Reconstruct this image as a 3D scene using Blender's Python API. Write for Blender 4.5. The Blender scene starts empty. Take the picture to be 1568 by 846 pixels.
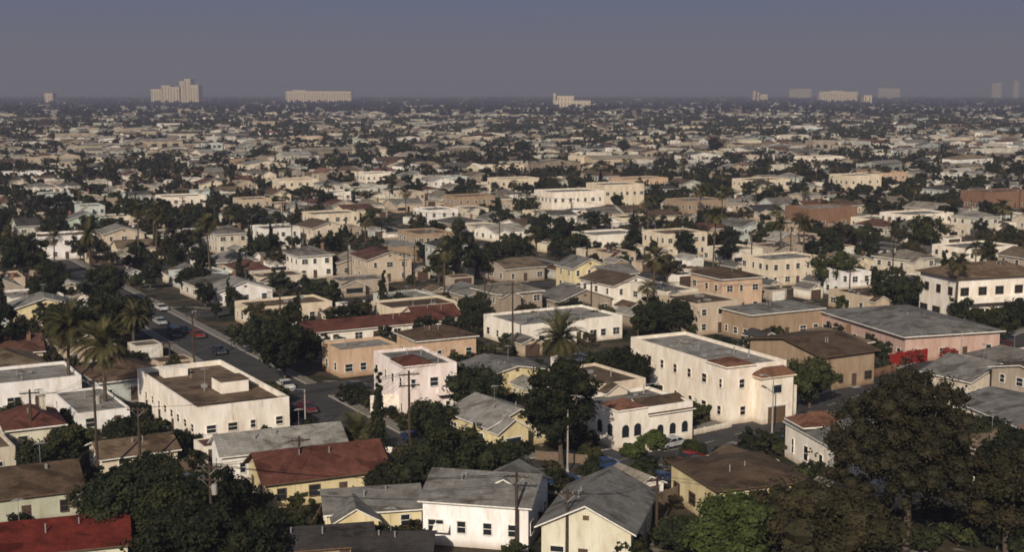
import bpy, math, random
import numpy as np
from mathutils import Vector, noise as mnoise
R=random.Random(11); NP=np.random.default_rng(5)
SC=bpy.context.scene
COL=SC.collection
# ------------------------------------------------------------ camera
CAMH=46.0; FP=2000.0
PITCH=math.atan(283/FP); CP,SP=math.cos(PITCH),math.sin(PITCH)
cam=bpy.data.cameras.new('camera'); camo=bpy.data.objects.new('camera',cam); COL.objects.link(camo)
camo.location=(0,0,CAMH); camo.rotation_euler=(math.pi/2-PITCH,0,0)
cam.sensor_width=36; cam.lens=36*FP/1568; cam.clip_start=1; cam.clip_end=60000
cam.dof.use_dof=True; cam.dof.focus_distance=42; cam.dof.aperture_fstop=1.15
SC.camera=camo
SC.view_settings.view_transform='Standard'; SC.view_settings.look='None'; SC.view_settings.exposure=0
def G(px,py):
    """plan position on the flat ground from a sight bearing / depression"""
    dx=(px-784)/FP; dv=(423-py)/FP
    t=-CAMH/(-SP+dv*CP)
    return (dx*t,(CP+dv*SP)*t)
# ------------------------------------------------------------ materials
def newmat(name):
    m=bpy.data.materials.new(name); m.use_nodes=True
    nt=m.node_tree; b=nt.nodes['Principled BSDF']; b.inputs['Roughness'].default_value=.85
    try: b.inputs['Specular IOR Level'].default_value=.15
    except: pass
    return m,nt,b
def N(nt,t,**k):
    n=nt.nodes.new(t)
    for a,v in k.items(): setattr(n,a,v)
    return n
def mix(nt,a,b,f,mode='MIX'):
    n=N(nt,'ShaderNodeMix',data_type='RGBA',blend_type=mode)
    for s,v in ((6,a),(7,b),(0,f)):
        if hasattr(v,'is_output') or isinstance(v,bpy.types.NodeSocket): nt.links.new(v,n.inputs[s])
        else: n.inputs[s].default_value=v if s==0 else (*v,1)
    return n.outputs[2]
def noiz(nt,scale,vec=None,det=3,lo=.35,hi=.65,rough=.6):
    n=N(nt,'ShaderNodeTexNoise'); n.inputs['Scale'].default_value=scale; n.inputs['Detail'].default_value=det
    n.inputs['Roughness'].default_value=rough
    if vec is not None: nt.links.new(vec,n.inputs['Vector'])
    r=N(nt,'ShaderNodeMapRange'); r.inputs[1].default_value=lo; r.inputs[2].default_value=hi
    nt.links.new(n.outputs['Fac'],r.inputs[0]); return r.outputs[0]
def objc(nt,sc=(1,1,1)):
    t=N(nt,'ShaderNodeTexCoord'); m=N(nt,'ShaderNodeMapping'); m.inputs['Scale'].default_value=sc
    nt.links.new(t.outputs['Object'],m.inputs['Vector']); return m.outputs['Vector']
def posc(nt,sc=(1,1,1)):
    t=N(nt,'ShaderNodeNewGeometry'); m=N(nt,'ShaderNodeMapping'); m.inputs['Scale'].default_value=sc
    nt.links.new(t.outputs['Position'],m.inputs['Vector']); return m.outputs['Vector']
def randcol(nt,cols,mul):
    o=N(nt,'ShaderNodeObjectInfo'); a=N(nt,'ShaderNodeMath',operation='MULTIPLY'); a.inputs[1].default_value=mul
    f=N(nt,'ShaderNodeMath',operation='FRACT'); nt.links.new(o.outputs['Random'],a.inputs[0]); nt.links.new(a.outputs[0],f.inputs[0])
    r=N(nt,'ShaderNodeValToRGB'); r.color_ramp.interpolation='CONSTANT'
    e=r.color_ramp.elements; n=len(cols)
    while len(e)<n: e.new(.5)
    for i,c in enumerate(cols): e[i].position=i/n; e[i].color=(*c,1)
    nt.links.new(f.outputs[0],r.inputs[0]); return r.outputs[0]
def bump(nt,b,h,s=.3,d=.03):
    n=N(nt,'ShaderNodeBump'); n.inputs['Strength'].default_value=s; n.inputs['Distance'].default_value=d
    nt.links.new(h,n.inputs['Height']); nt.links.new(n.outputs[0],b.inputs['Normal'])
def stucco(name,c,cols=None,mul=1.0,boards=False):
    m,nt,b=newmat(name)
    base=randcol(nt,cols,mul) if cols else c
    v=posc(nt,(1,1,.35))
    c1=mix(nt,base,(.76,.70,.63),noiz(nt,.7,v,5,.38,.72),'MULTIPLY')
    c2=mix(nt,c1,(.66,.60,.54),noiz(nt,2.4,posc(nt,(1,1,.2)),4,.56,.85),'MULTIPLY')
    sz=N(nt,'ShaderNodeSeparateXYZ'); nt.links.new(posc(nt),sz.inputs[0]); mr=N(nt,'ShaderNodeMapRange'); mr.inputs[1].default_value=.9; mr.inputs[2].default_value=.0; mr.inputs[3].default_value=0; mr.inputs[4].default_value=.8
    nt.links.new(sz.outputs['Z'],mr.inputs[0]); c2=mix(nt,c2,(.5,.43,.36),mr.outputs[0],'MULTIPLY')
    if boards:
        w=N(nt,'ShaderNodeTexWave',wave_type='BANDS',bands_direction='Z',wave_profile='SAW'); w.inputs['Scale'].default_value=1.6
        nt.links.new(objc(nt),w.inputs['Vector'])
        r=N(nt,'ShaderNodeMapRange'); r.inputs[1].default_value=0; r.inputs[2].default_value=.2; r.inputs[3].default_value=.72; r.inputs[4].default_value=1
        nt.links.new(w.outputs['Fac'],r.inputs[0]); 
        cc=N(nt,'ShaderNodeCombineColor')
        for i in range(3): nt.links.new(r.outputs[0],cc.inputs[i])
        c2=mix(nt,c2,cc.outputs[0],1.0,'MULTIPLY')
    nt.links.new(c2,b.inputs['Base Color'])
    bump(nt,b,noiz(nt,9,posc(nt),2,0,1),.25,.03)
    return m
def roofm(name,c,cols=None,mul=1.0,tile=0):
    m,nt,b=newmat(name)
    base=randcol(nt,cols,mul) if cols else c
    c1=mix(nt,base,(.45,.42,.39),noiz(nt,.45,posc(nt),6,.4,.7,.7),'MULTIPLY')
    c2=mix(nt,c1,(1.45,1.4,1.35),noiz(nt,1.2,posc(nt),5,.5,.75,.75),'MULTIPLY')
    c2=mix(nt,c2,(.6,.57,.54),noiz(nt,.22,posc(nt,(1,2.2,1)),2,.56,.6),'MULTIPLY')
    w=N(nt,'ShaderNodeTexBrick'); w.inputs['Scale'].default_value=1.0; w.inputs['Mortar Size'].default_value=.035
    w.inputs['Brick Width'].default_value=1.1 if not tile else .35; w.inputs['Row Height'].default_value=.42
    w.inputs['Color1'].default_value=(1,1,1,1); w.inputs['Color2'].default_value=(.78,.78,.78,1); w.inputs['Mortar'].default_value=(.55,.55,.55,1)
    nt.links.new(objc(nt),w.inputs['Vector'])
    c3=mix(nt,c2,w.outputs[0],.6,'MULTIPLY')
    nt.links.new(c3,b.inputs['Base Color'])
    bump(nt,b,noiz(nt,5,posc(nt),3,0,1),.5,.06)
    return m
def plain(name,c,rough=.8,metal=0,var=.75):
    m,nt,b=newmat(name)
    c1=mix(nt,c,(var,var,var),noiz(nt,2.1,posc(nt),3),'MULTIPLY'); nt.links.new(c1,b.inputs['Base Color'])
    b.inputs['Roughness'].default_value=rough; b.inputs['Metallic'].default_value=metal; return m
def foliage(name,a,c,br=None):
    m,nt,b=newmat(name); b.inputs['Roughness'].default_value=.75; b.inputs['Specular IOR Level'].default_value=.08
    c1=mix(nt,a,c,noiz(nt,.55,posc(nt),3,.38,.62))
    c2=mix(nt,c1,(1.6,1.5,1.1),noiz(nt,4,posc(nt),2,.5,.75),'MULTIPLY')
    o=N(nt,'ShaderNodeObjectInfo'); s=N(nt,'ShaderNodeHueSaturation'); r=N(nt,'ShaderNodeMapRange')
    r.inputs[3].default_value=.7; r.inputs[4].default_value=1.35; nt.links.new(o.outputs['Random'],r.inputs[0]); nt.links.new(r.outputs[0],s.inputs['Value'])
    nt.links.new(c2,s.inputs['Color']); nt.links.new(s.outputs[0],b.inputs['Base Color']); return m
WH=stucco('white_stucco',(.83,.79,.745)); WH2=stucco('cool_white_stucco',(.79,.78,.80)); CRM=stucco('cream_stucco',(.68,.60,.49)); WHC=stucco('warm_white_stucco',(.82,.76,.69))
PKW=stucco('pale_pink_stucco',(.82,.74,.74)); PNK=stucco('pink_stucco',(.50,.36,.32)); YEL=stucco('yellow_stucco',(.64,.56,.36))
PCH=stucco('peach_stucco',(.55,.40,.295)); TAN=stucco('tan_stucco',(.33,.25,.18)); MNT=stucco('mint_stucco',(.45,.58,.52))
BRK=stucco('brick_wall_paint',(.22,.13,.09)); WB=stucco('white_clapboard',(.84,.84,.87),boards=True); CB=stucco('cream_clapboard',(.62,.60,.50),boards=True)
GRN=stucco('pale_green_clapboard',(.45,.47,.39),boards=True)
RG=roofm('grey_shingle_roof',(.18,.178,.175)); RL=roofm('light_gravel_roof',(.27,.265,.255)); RB=roofm('brown_shingle_roof',(.095,.066,.045))
RR=roofm('red_tile_roof',(.12,.048,.036),tile=1); RD=roofm('dark_shingle_roof',(.045,.042,.042)); RBR=roofm('deep_red_roof',(.12,.02,.014))
ROR=roofm('terracotta_roof',(.18,.09,.06),tile=1); RBG=roofm('tan_gravel_roof',(.16,.115,.08))
TRW=plain('white_trim',(.72,.70,.66)); TRB=plain('brown_trim',(.12,.08,.05)); GL=plain('window_glass',(.02,.024,.03),.15); DOOR=plain('door_paint',(.09,.06,.045))
MET=plain('galvanised_metal',(.35,.35,.36),.5,.4); WOOD=plain('weathered_pole_wood',(.06,.043,.032)); CONC=plain('concrete',(.34,.32,.30)); 
TIRE=plain('tyre_rubber',(.02,.02,.02)); CHR=plain('chrome',(.5,.5,.5),.3,.8); FW=plain('fence_wood',(.16,.12,.09)); REDP=plain('red_paint',(.24,.022,.016))
WCOL=[(.82,.79,.75),(.7,.65,.57),(.50,.42,.33),(.78,.76,.75),(.52,.44,.36),(.68,.62,.48),(.38,.33,.28),(.82,.79,.74),(.50,.52,.48),(.60,.57,.52),(.64,.56,.47),(.32,.27,.22),(.52,.57,.58),(.76,.72,.65),(.58,.53,.46)]
RCOL=[(.19,.188,.185),(.11,.105,.10),(.26,.25,.235),(.11,.08,.057),(.28,.255,.22),(.12,.082,.06),(.21,.19,.16),(.06,.057,.057),(.35,.335,.315),(.16,.125,.09),(.16,.152,.145),(.12,.062,.048)]
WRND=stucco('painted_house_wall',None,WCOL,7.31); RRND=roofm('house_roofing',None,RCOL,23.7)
CARP,nt,b=newmat('car_paint'); nt.links.new(randcol(nt,[(.4,.4,.42),(.04,.05,.1),(.03,.03,.035),(.2,.03,.02),(.6,.6,.58),(.16,.15,.13),(.05,.08,.14),(.25,.2,.14)],13.3),b.inputs['Base Color']); b.inputs['Roughness'].default_value=.3; b.inputs['Specular IOR Level'].default_value=.5
def carmat(n,c):
    m,nt,b=newmat(n); b.inputs['Roughness'].default_value=.3; b.inputs['Specular IOR Level'].default_value=.5
    nt.links.new(mix(nt,c,(.7,.68,.65),noiz(nt,1.3,posc(nt),3),'MULTIPLY'),b.inputs['Base Color']); return m
LEAF=foliage('broadleaf_foliage',(.016,.021,.009),(.036,.038,.016)); LEAFD=foliage('dark_foliage',(.009,.013,.007),(.022,.025,.012))
LEAFO=foliage('olive_dry_foliage',(.020,.019,.010),(.038,.033,.018)); LEAFP=foliage('palm_frond_green',(.04,.042,.018),(.08,.072,.034)); LEAFY=foliage('bright_shrub_foliage',(.026,.037,.012),(.046,.06,.02))
LEAFF=foliage('distant_foliage',(.012,.015,.009),(.028,.028,.015)); LEAFN=foliage('pine_needles',(.016,.016,.009),(.032,.028,.016))
BARK=plain('bark',(.09,.07,.055)); DEADP=plain('dead_frond',(.12,.085,.05)); REDF=foliage('bougainvillea_flowers',(.2,.03,.03),(.15,.04,.03))
# ------------------------------------------------------------ builders
def npmesh(name,V,Fq,mi,mats,col=None):
    me=bpy.data.meshes.new(name); V=np.asarray(V,np.float32); Fq=np.asarray(Fq,np.int32)
    me.vertices.add(len(V)); me.vertices.foreach_set('co',V.ravel())
    me.loops.add(len(Fq)*4); me.loops.foreach_set('vertex_index',Fq.ravel())
    me.polygons.add(len(Fq)); me.polygons.foreach_set('loop_start',np.arange(len(Fq),dtype=np.int32)*4)
    for m in mats: me.materials.append(m)
    me.polygons.foreach_set('material_index',np.asarray(mi,np.int32))
    me.update(calc_edges=True)
    if col is not None:
        a=me.color_attributes.new('Col','FLOAT_COLOR','CORNER'); c=np.repeat(np.concatenate([col,np.ones((len(col),1))],1),4,axis=0).astype(np.float32)
        a.data.foreach_set('color',c.ravel())
    return me
def obj(name,me,loc=(0,0,0),yaw=0,sc=1,parent=None):
    o=bpy.data.objects.new(name,me); COL.objects.link(o); o.location=loc; o.rotation_euler=(0,0,yaw)
    o.scale=(sc,sc,sc) if not isinstance(sc,tuple) else sc
    if parent: o.parent=parent
    return o
class MB:
    def __init__(s): s.p={}
    def f(s,part,pts,mat): s.p.setdefault(part,[]).append((pts,mat))
    def box(s,part,x0,y0,z0,x1,y1,z1,mat):
        a=[(x0,y0,z0),(x1,y0,z0),(x1,y1,z0),(x0,y1,z0),(x0,y0,z1),(x1,y0,z1),(x1,y1,z1),(x0,y1,z1)]
        for q in ((0,3,2,1),(4,5,6,7),(0,1,5,4),(1,2,6,5),(2,3,7,6),(3,0,4,7)): s.f(part,[a[i] for i in q],mat)
    def slab(s,part,pts,t,mat,em=None):
        lo=[(x,y,z-t) for x,y,z in pts]; s.f(part,pts,mat); s.f(part,lo[::-1],em or mat); n=len(pts)
        for i in range(n): j=(i+1)%n; s.f(part,[lo[i],lo[j],pts[j],pts[i]],em or mat)
    def cyl(s,part,x,y,z0,z1,r0,r1,mat,n=8,ax='z'):
        ring=[]
        for k in range(n):
            a=2*math.pi*k/n; c,q=math.cos(a),math.sin(a); ring.append((c,q))
        def P(c,q,r,t):
            return (x+c*r,y+q*r,t) if ax=='z' else ((x+c*r,t,y+q*r) if ax=='y' else (t,x+c*r,y+q*r))
        for k in range(n):
            a,b=ring[k],ring[(k+1)%n]; s.f(part,[P(*a,r0,z0),P(*b,r0,z0),P(*b,r1,z1),P(*a,r1,z1)],mat)
        s.f(part,[P(*a,r1,z1) for a in ring],mat); s.f(part,[P(*a,r0,z0) for a in ring][::-1],mat)
    def mesh(s,name,parts):
        V=[];Fc=[];mi=[];ms=[]
        for p in parts:
            for pts,m in s.p[p]:
                if m not in ms: ms.append(m)
                Fc.append(list(range(len(V),len(V)+len(pts)))); V+=pts; mi.append(ms.index(m))
        me=bpy.data.meshes.new(name); me.from_pydata(V,[],Fc)
        for m in ms: me.materials.append(m)
        me.polygons.foreach_set('material_index',mi); me.update(); return me
    def single(s,name): return s.mesh(name,list(s.p))
    def build(s,name,loc,yaw):
        e=bpy.data.objects.new(name,None); COL.objects.link(e); e.location=loc; e.rotation_euler=(0,0,yaw); e.empty_display_size=1
        for p in s.p: obj(p,s.mesh(name+'_'+p,[p]),parent=e)
        return e
def sp(side,w,d,a,o,z):
    return {'f':(a,-o,z),'l':(-o,a,z),'r':(w+o,a,z),'b':(a,d+o,z)}[side]
def sbox(m,part,side,w,d,a0,a1,o0,o1,z0,z1,mat):
    p=sp(side,w,d,a0,o0,z0); q=sp(side,w,d,a1,o1,z1)
    m.box(part,min(p[0],q[0]),min(p[1],q[1]),z0,max(p[0],q[0]),max(p[1],q[1]),z1,mat)
def window(m,side,w,d,a,z,ww,wh,trim,glass=None,det=1):
    glass=glass or GL; q=lambda A,O,Z: sp(side,w,d,A,O,Z)
    m.f('windows',[q(a,.02,z),q(a+ww,.02,z),q(a+ww,.02,z+wh),q(a,.02,z+wh)],glass)
    t=.09
    sbox(m,'windows',side,w,d,a-t,a,0.001,.09,z-t,z+wh+t,trim); sbox(m,'windows',side,w,d,a+ww,a+ww+t,0.001,.09,z-t,z+wh+t,trim)
    sbox(m,'windows',side,w,d,a,a+ww,0.001,.16,z-t,z,trim); sbox(m,'windows',side,w,d,a,a+ww,0.001,.09,z+wh,z+wh+t,trim)
    if det and wh>.6: sbox(m,'windows',side,w,d,a,a+ww,.021,.05,z+wh*.5-.03,z+wh*.5+.03,trim)
    if ww>1.3: sbox(m,'windows',side,w,d,a+ww/2-.03,a+ww/2+.03,.051,.06,z,z+wh,trim)
def arch(m,side,w,d,a,z,ww,wh,trim):
    q=lambda A,O,Z: sp(side,w,d,A,O,Z); r=ww/2
    def prof(e,o): return [q(a-e,o,z-e),q(a+ww+e,o,z-e)]+[q(a+r+(r+e)*math.cos(t),o,z+wh+(r+e)*math.sin(t)) for t in [math.pi*k/8 for k in range(9)]]
    m.f('windows',prof(.12,.03),trim); m.f('windows',prof(0,.05),GL)
def door(m,side,w,d,a,mat,ww=.95,wh=2.05):
    sbox(m,'door',side,w,d,a,a+ww,.002,.06,.1,.1+wh,mat); sbox(m,'door',side,w,d,a-.2,a+ww+.2,.002,.9,0.01,.1,CONC)
def walls(m,w,d,h,wall,z0=-.3,p='walls'):
    m.f(p,[(0,0,z0),(w,0,z0),(w,0,h),(0,0,h)],wall); m.f(p,[(w,d,z0),(0,d,z0),(0,d,h),(w,d,h)],wall)
    m.f(p,[(0,d,z0),(0,0,z0),(0,0,h),(0,d,h)],wall); m.f(p,[(w,0,z0),(w,d,z0),(w,d,h),(w,0,h)],wall)
def gable(m,w,d,h,rise,ridge,ov,wall,rf,trim,x0=0,y0=0):
    t=.16
    def T(x,y,z): return (x+x0,y+y0,z)
    if ridge=='x':
        s=rise/(d/2); e=h-s*ov+.07; z=h+rise+.07
        m.slab('roof',[T(-ov,-ov,e),T(w+ov,-ov,e),T(w+ov,d/2,z),T(-ov,d/2,z)],t,rf,trim)
        m.slab('roof',[T(-ov,d/2,z),T(w+ov,d/2,z),T(w+ov,d+ov,e),T(-ov,d+ov,e)],t,rf,trim)
        m.f('walls',[T(0,0,h),T(0,d,h),T(0,d/2,h+rise)],wall); m.f('walls',[T(w,0,h),T(w,d,h),T(w,d/2,h+rise)],wall)
    else:
        s=rise/(w/2); e=h-s*ov+.07; z=h+rise+.07
        m.slab('roof',[T(-ov,-ov,e),T(w/2,-ov,z),T(w/2,d+ov,z),T(-ov,d+ov,e)],t,rf,trim)
        m.slab('roof',[T(w/2,-ov,z),T(w+ov,-ov,e),T(w+ov,d+ov,e),T(w/2,d+ov,z)],t,rf,trim)
        m.f('walls',[T(0,0,h),T(w,0,h),T(w/2,0,h+rise)],wall); m.f('walls',[T(0,d,h),T(w,d,h),T(w/2,d,h+rise)],wall)
        sbox(m,'windows','f',w,d,w/2-.3,w/2+.3,.02,.06,h+rise*.3,h+rise*.3+.45,TRB) if (x0==0 and y0==0) else None
def hip(m,w,d,h,rise,ov,rf,trim,x0=0,y0=0):
    def T(x,y,z): return (x+x0,y+y0,z)
    e=h+.03; z=h+rise; a,b,c,g=T(-ov,-ov,e),T(w+ov,-ov,e),T(w+ov,d+ov,e),T(-ov,d+ov,e)
    if w>=d: i=(d+2*ov)/2*.95; r0,r1=T(-ov+i,d/2,z),T(w+ov-i,d/2,z); fs=[[a,b,r1,r0],[c,g,r0,r1],[g,a,r0],[b,c,r1]]
    else: i=(w+2*ov)/2*.95; r0,r1=T(w/2,-ov+i,z),T(w/2,d+ov-i,z); fs=[[a,b,r0],[b,c,r1,r0],[c,g,r1],[g,a,r0,r1]]
    for q in fs: m.f('roof',q,rf)
    P=[a,b,c,g]; L=[(x,y,zz-.2) for x,y,zz in P]; m.f('roof',L[::-1],trim)
    for k in range(4): j=(k+1)%4; m.f('roof',[L[k],L[j],P[j],P[k]],trim)
def flat(m,w,d,h,wall,rf,p=.45,t=.25,x0=0,y0=0,cap=None):
    def T(x,y,z): return (x+x0,y+y0,z)
    o=[T(0,0,0),T(w,0,0),T(w,d,0),T(0,d,0)]; i=[T(t,t,0),T(w-t,t,0),T(w-t,d-t,0),T(t,d-t,0)]; H=h+p
    Z=lambda q,z:(q[0],q[1],z)
    for k in range(4):
        j=(k+1)%4
        m.f('walls',[Z(o[k],h),Z(o[j],h),Z(o[j],H),Z(o[k],H)],wall); m.f('walls',[Z(i[k],h),Z(i[j],h),Z(i[j],H),Z(i[k],H)],wall)
        m.f('walls',[Z(o[k],H),Z(o[j],H),Z(i[j],H),Z(i[k],H)],cap or wall)
    m.f('roof',[Z(q,h) for q in i],rf)
def clutter(m,w,d,h,n,rg,x0=0,y0=0):
    for k in range(n):
        x=x0+rg.uniform(.15,.8)*w; y=y0+rg.uniform(.15,.8)*d; t=rg.random()
        if t<.5:
            m.cyl('vents',x,y,h,h+rg.uniform(.5,1.0),.09,.09,MET,6); m.cyl('vents',x,y,h+1.0,h+1.12,.2,.05,MET,6)
        elif t<.75:
            a=rg.uniform(.4,.8); m.box('vents',x,y,h+.1,x+a,y+a*.8,h+.1+a*.7,MET); m.box('vents',x+.05,y+.05,h,x+a-.05,y+a*.8-.05,h+.1,RD)
        else: m.box('vents',x,y,h,x+1.0,y+1.2,h+.3,RL)
def antenna(m,x,y,z,rg):
    m.cyl('antenna',x,y,z,z+2.6,.03,.025,MET,5)
    for k in range(5): m.box('antenna',x-.7+k*.1,y-.02+k*.16-.3,z+2.4,x+.7-k*.1,y+.02+k*.16-.3,z+2.43,MET)
    m.box('antenna',x-.02,y-.4,z+2.44,x+.02,y+.5,z+2.47,MET)
RECTS=[]
def rect(x,y,yaw,w,d,g=0.6):
    A=(math.cos(yaw),math.sin(yaw)); B=(-A[1],A[0])
    return [(x+A[0]*a+B[0]*b,y+A[1]*a+B[1]*b) for a,b in((-g,-g),(w+g,-g),(w+g,d+g),(-g,d+g))]
def overlap(p,q):
    for P in (p,q):
        for i in (0,1):
            ax=(P[i+1][0]-P[i][0],P[i+1][1]-P[i][1])
            a=[v[0]*ax[0]+v[1]*ax[1] for v in p]; b=[v[0]*ax[0]+v[1]*ax[1] for v in q]
            if max(a)<min(b) or max(b)<min(a): return False
    return True
def inside(x,y,p):
    for i in range(4):
        a,b=p[i],p[(i+1)%4]; c=(b[0]-a[0])*(y-a[1])-(b[1]-a[1])*(x-a[0])
        if c<0: return False
    return True
def house(name,px,py,yaw,w,d,h,roof='flat',ridge='x',rise=1.6,wall=None,rf=None,trim=None,ov=.45,nf=3,nl=3,st=1,ww=1.1,wh=1.2,dr=True,chim=False,extra=None,cl=3,seed=0,par=.45,zw=1.0,frame=True):
    wall=wall or WH; rf=rf or RG; trim=trim or TRW
    m=MB(); rg=random.Random(hash((px,py))%9999); yaw=math.radians(yaw); X,Y=G(px,py)
    walls(m,w,d,h,wall)
    if roof=='gable': gable(m,w,d,h,rise,ridge,ov,wall,rf,trim)
    elif roof=='hip': hip(m,w,d,h,rise,ov,rf,trim)
    else: flat(m,w,d,h,wall,rf,par); clutter(m,w,d,h,cl,rg)
    if roof!='flat':
        for k in range(2): vx,vy=w*rg.uniform(.25,.75),d*rg.uniform(.25,.4); m.cyl('vents',vx,vy,h,h+rise*.8+.55,.08,.08,MET,6)
    if rg.random()<.6: antenna(m,w*rg.uniform(.3,.7),d*rg.uniform(.4,.6),h+(rise*.8 if roof!='flat' else 0),rg)
    sh=h/st
    for s in range(st):
        for side,n,L in (('f',nf,w),('l',nl,d),('r',nl,d),('b',nf,w)):
            for k in range(n):
                a=(k+.5)*L/n-ww/2+rg.uniform(-.25,.25)
                if side=='f' and dr and s==0 and k==n//2: door(m,side,w,d,a,DOOR); continue
                w2=ww*rg.choice([.7,1,1,1.3]); window(m,side,w,d,a,s*sh+zw,w2,min(wh,sh-zw-.5),trim if frame else wall)
    if chim: m.box('chimney',w*.7,d*.55,h-.2,w*.7+.7,d*.55+.7,h+rise+.9,wall); m.box('chimney',w*.7-.06,d*.55-.06,h+rise+.9,w*.7+.76,d*.55+.76,h+rise+1.02,CONC)
    if extra: extra(m,w,d,h)
    m.build(name,(X,Y,0),yaw); RECTS.append(rect(X,Y,yaw,w,d)); return m
# ------------------------------------------------------------ hero buildings
def bigwhite(m,w,d,h):
    m.box('roof_penthouse',6.3,9,h,10.2,13,h+1.7,WH); m.box('roof_penthouse',7.2,13.01,h,9.4,15.5,h+1.0,WH)
    m.box('roof_penthouse',2.5,d-5,h,6.0,d-2.5,h+1.2,WH)
    m.f('roof',[(6.1,8.8,h+1.72),(10.4,8.8,h+1.72),(10.4,13.2,h+1.72),(6.1,13.2,h+1.72)],RBG)
    m.box('step',-.5,-1.2,-.1,w,-.05,.25,CONC)
    for k in range(4): door(m,'l',w,d,4+k*6.3,DOOR)
house('white_flat_roof_apartment_building',303,692,31,12.6,28,5.0,'flat',wall=WH,rf=RBG,nf=4,nl=9,ww=.95,wh=1.0,zw=2.2,dr=False,extra=bigwhite,cl=4,par=.75,frame=False)
house('white_stucco_house',-45,640,30,15.5,12,4,'flat',wall=WH2,rf=RL,nf=4,nl=3,ww=1.4)
house('small_house_with_red_hip_roof',12,697,28,7,9,3.2,'hip',rise=1.9,wall=CB,rf=RR,nf=2,nl=3,ww=.9,chim=True)
house('house_with_brown_hip_roof',-40,815,25,11,11,3.3,'gable','x',1.8,wall=GRN,rf=RB,trim=TRB,nf=3)
house('house_with_red_roof',-60,905,18,15,9,3.0,'gable','x',1.7,wall=CB,rf=RBR,trim=TRB,nf=3)
house('bungalow_with_tan_roof',158,735,30,9,7,2.6,'gable','x',1.2,wall=CRM,rf=RBG,nf=2)
house('low_white_annex',120,668,31,7,15,2.8,'flat',wall=WH2,rf=RL,nf=2,nl=3,cl=2,par=.25)
house('yellow_house_with_red_roof',408,782,24,14.0,8.5,3.3,'gable','x',2.2,wall=YEL,rf=RR,trim=TRB,ov=.6,nf=4,nl=2,ww=.9)
house('white_house_with_metal_roof',342,740,24,15,6.4,3.4,'gable','x',1.7,wall=WB,rf=RL,nf=3,nl=1,ww=.9)
def lowg(m,w,d,h):
    gable(m,4.5,5,h-.2,1.3,'y',.3,YEL,RG,TRW,x0=.5,y0=-2.5); m.box('walls',.5,-2.5,-.2,5,-.02,h-.2,YEL); m.box('porch_window',1.6,-2.56,1,3.8,-2.51,2.1,GL)
house('house_with_low_grey_roof',502,828,12,9.8,8,2.9,'gable','x',1.3,wall=YEL,rf=RG,nf=3,ww=.9,extra=lowg)
house('shed_with_dark_roof',395,885,12,11,6,2.6,'gable','x',1.1,wall=TAN,rf=RD,trim=TRB,nf=2)
house('garage_with_dark_roof',545,885,0,7,6,2.5,'gable','x',1.0,wall=TAN,rf=RD,trim=TRB,nf=1)
def whitecb(m,w,d,h):
    gable(m,5,7,h+.3,1.3,'y',.4,WB,RG,TRW,x0=5.2,y0=3.5); m.slab('awning',[(1.2,-.9,1.7),(2.9,-.9,1.7),(2.9,-.07,2.3),(1.2,-.07,2.3)],.05,TRW,MET)
house('white_clapboard_house',648,834,-12.6,11,10,4.8,'gable','x',1.8,wall=WB,rf=RG,nf=4,nl=3,ww=1.2,extra=whitecb,zw=1.5,dr=False)
house('gable_front_cottage',829,868,-15,8.8,13,4.4,'gable','y',2.2,wall=CB,rf=RG,ov=.6,nf=3,nl=3,ww=1.0)
house('yellow_stucco_house_with_brown_roof',1098,812,18,11,11.5,4.4,'hip',rise=1.2,wall=YEL,rf=RB,trim=TRB,nf=3,nl=3)
def rwhite(m,w,d,h):
    hip(m,6.5,5,h+.5,1.3,.2,ROR,TRW,x0=-.05,y0=d-5.2); m.box('chimney',4.5,13,h-.3,5.3,14,h+1.6,WH); m.box('chimney',4.3,12.8,h+1.6,5.5,14.2,h+1.8,WH)
house('long_white_stucco_house',1342,786,13.8,12,23,4.6,'gable','y',1.0,wall=WH,rf=RG,ov=.3,nf=3,nl=6,ww=.9,wh=1.8,zw=1.1,extra=rwhite,frame=False)
house('white_house_with_grey_roof',1640,735,13,12,26,3.8,'gable','y',1.4,wall=WHC,rf=RG,ov=.4,nf=3,nl=6,ww=1.0)
def apt(m,w,d,h):
    m.box('street_front',4.6,-2.0,-.2,w-.3,-.02,h-1.1,WHC)
    hip(m,w-4.6,2.2,h-1.1,1.2,.25,ROR,CRM,x0=4.4,y0=-2.05)
    hip(m,4.6,4.6,h+.5,.9,.2,ROR,WHC,x0=-.1,y0=-.1)
    m.box('garage',5.6,-2.08,0,8.6,-2.01,2.4,TRB); m.box('garage',5.4,-2.12,2.4,8.8,-2.01,2.6,TRW)
    m.box('windows',6.0,-2.06,4.1,8.0,-2.01,5.6,TRW); m.box('windows',6.2,-2.09,4.3,7.8,-2.061,5.4,GL)
    for k in range(9): m.box('stairs',w+.01,-.5+k*.55,-.1,w+1.4,.05+k*.55,.35+k*.42,CRM)
    m.box('stairs',w+1.41,-.5,-.1,w+1.6,4.6,4.6,WHC)
house('white_two_storey_apartment_building',1112,652,27,10.2,25,7.8,'flat',wall=WHC,rf=RL,nf=2,nl=7,st=2,ww=.85,wh=1.2,zw=1.2,extra=apt,cl=14,par=.5,dr=False,frame=False)
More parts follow.
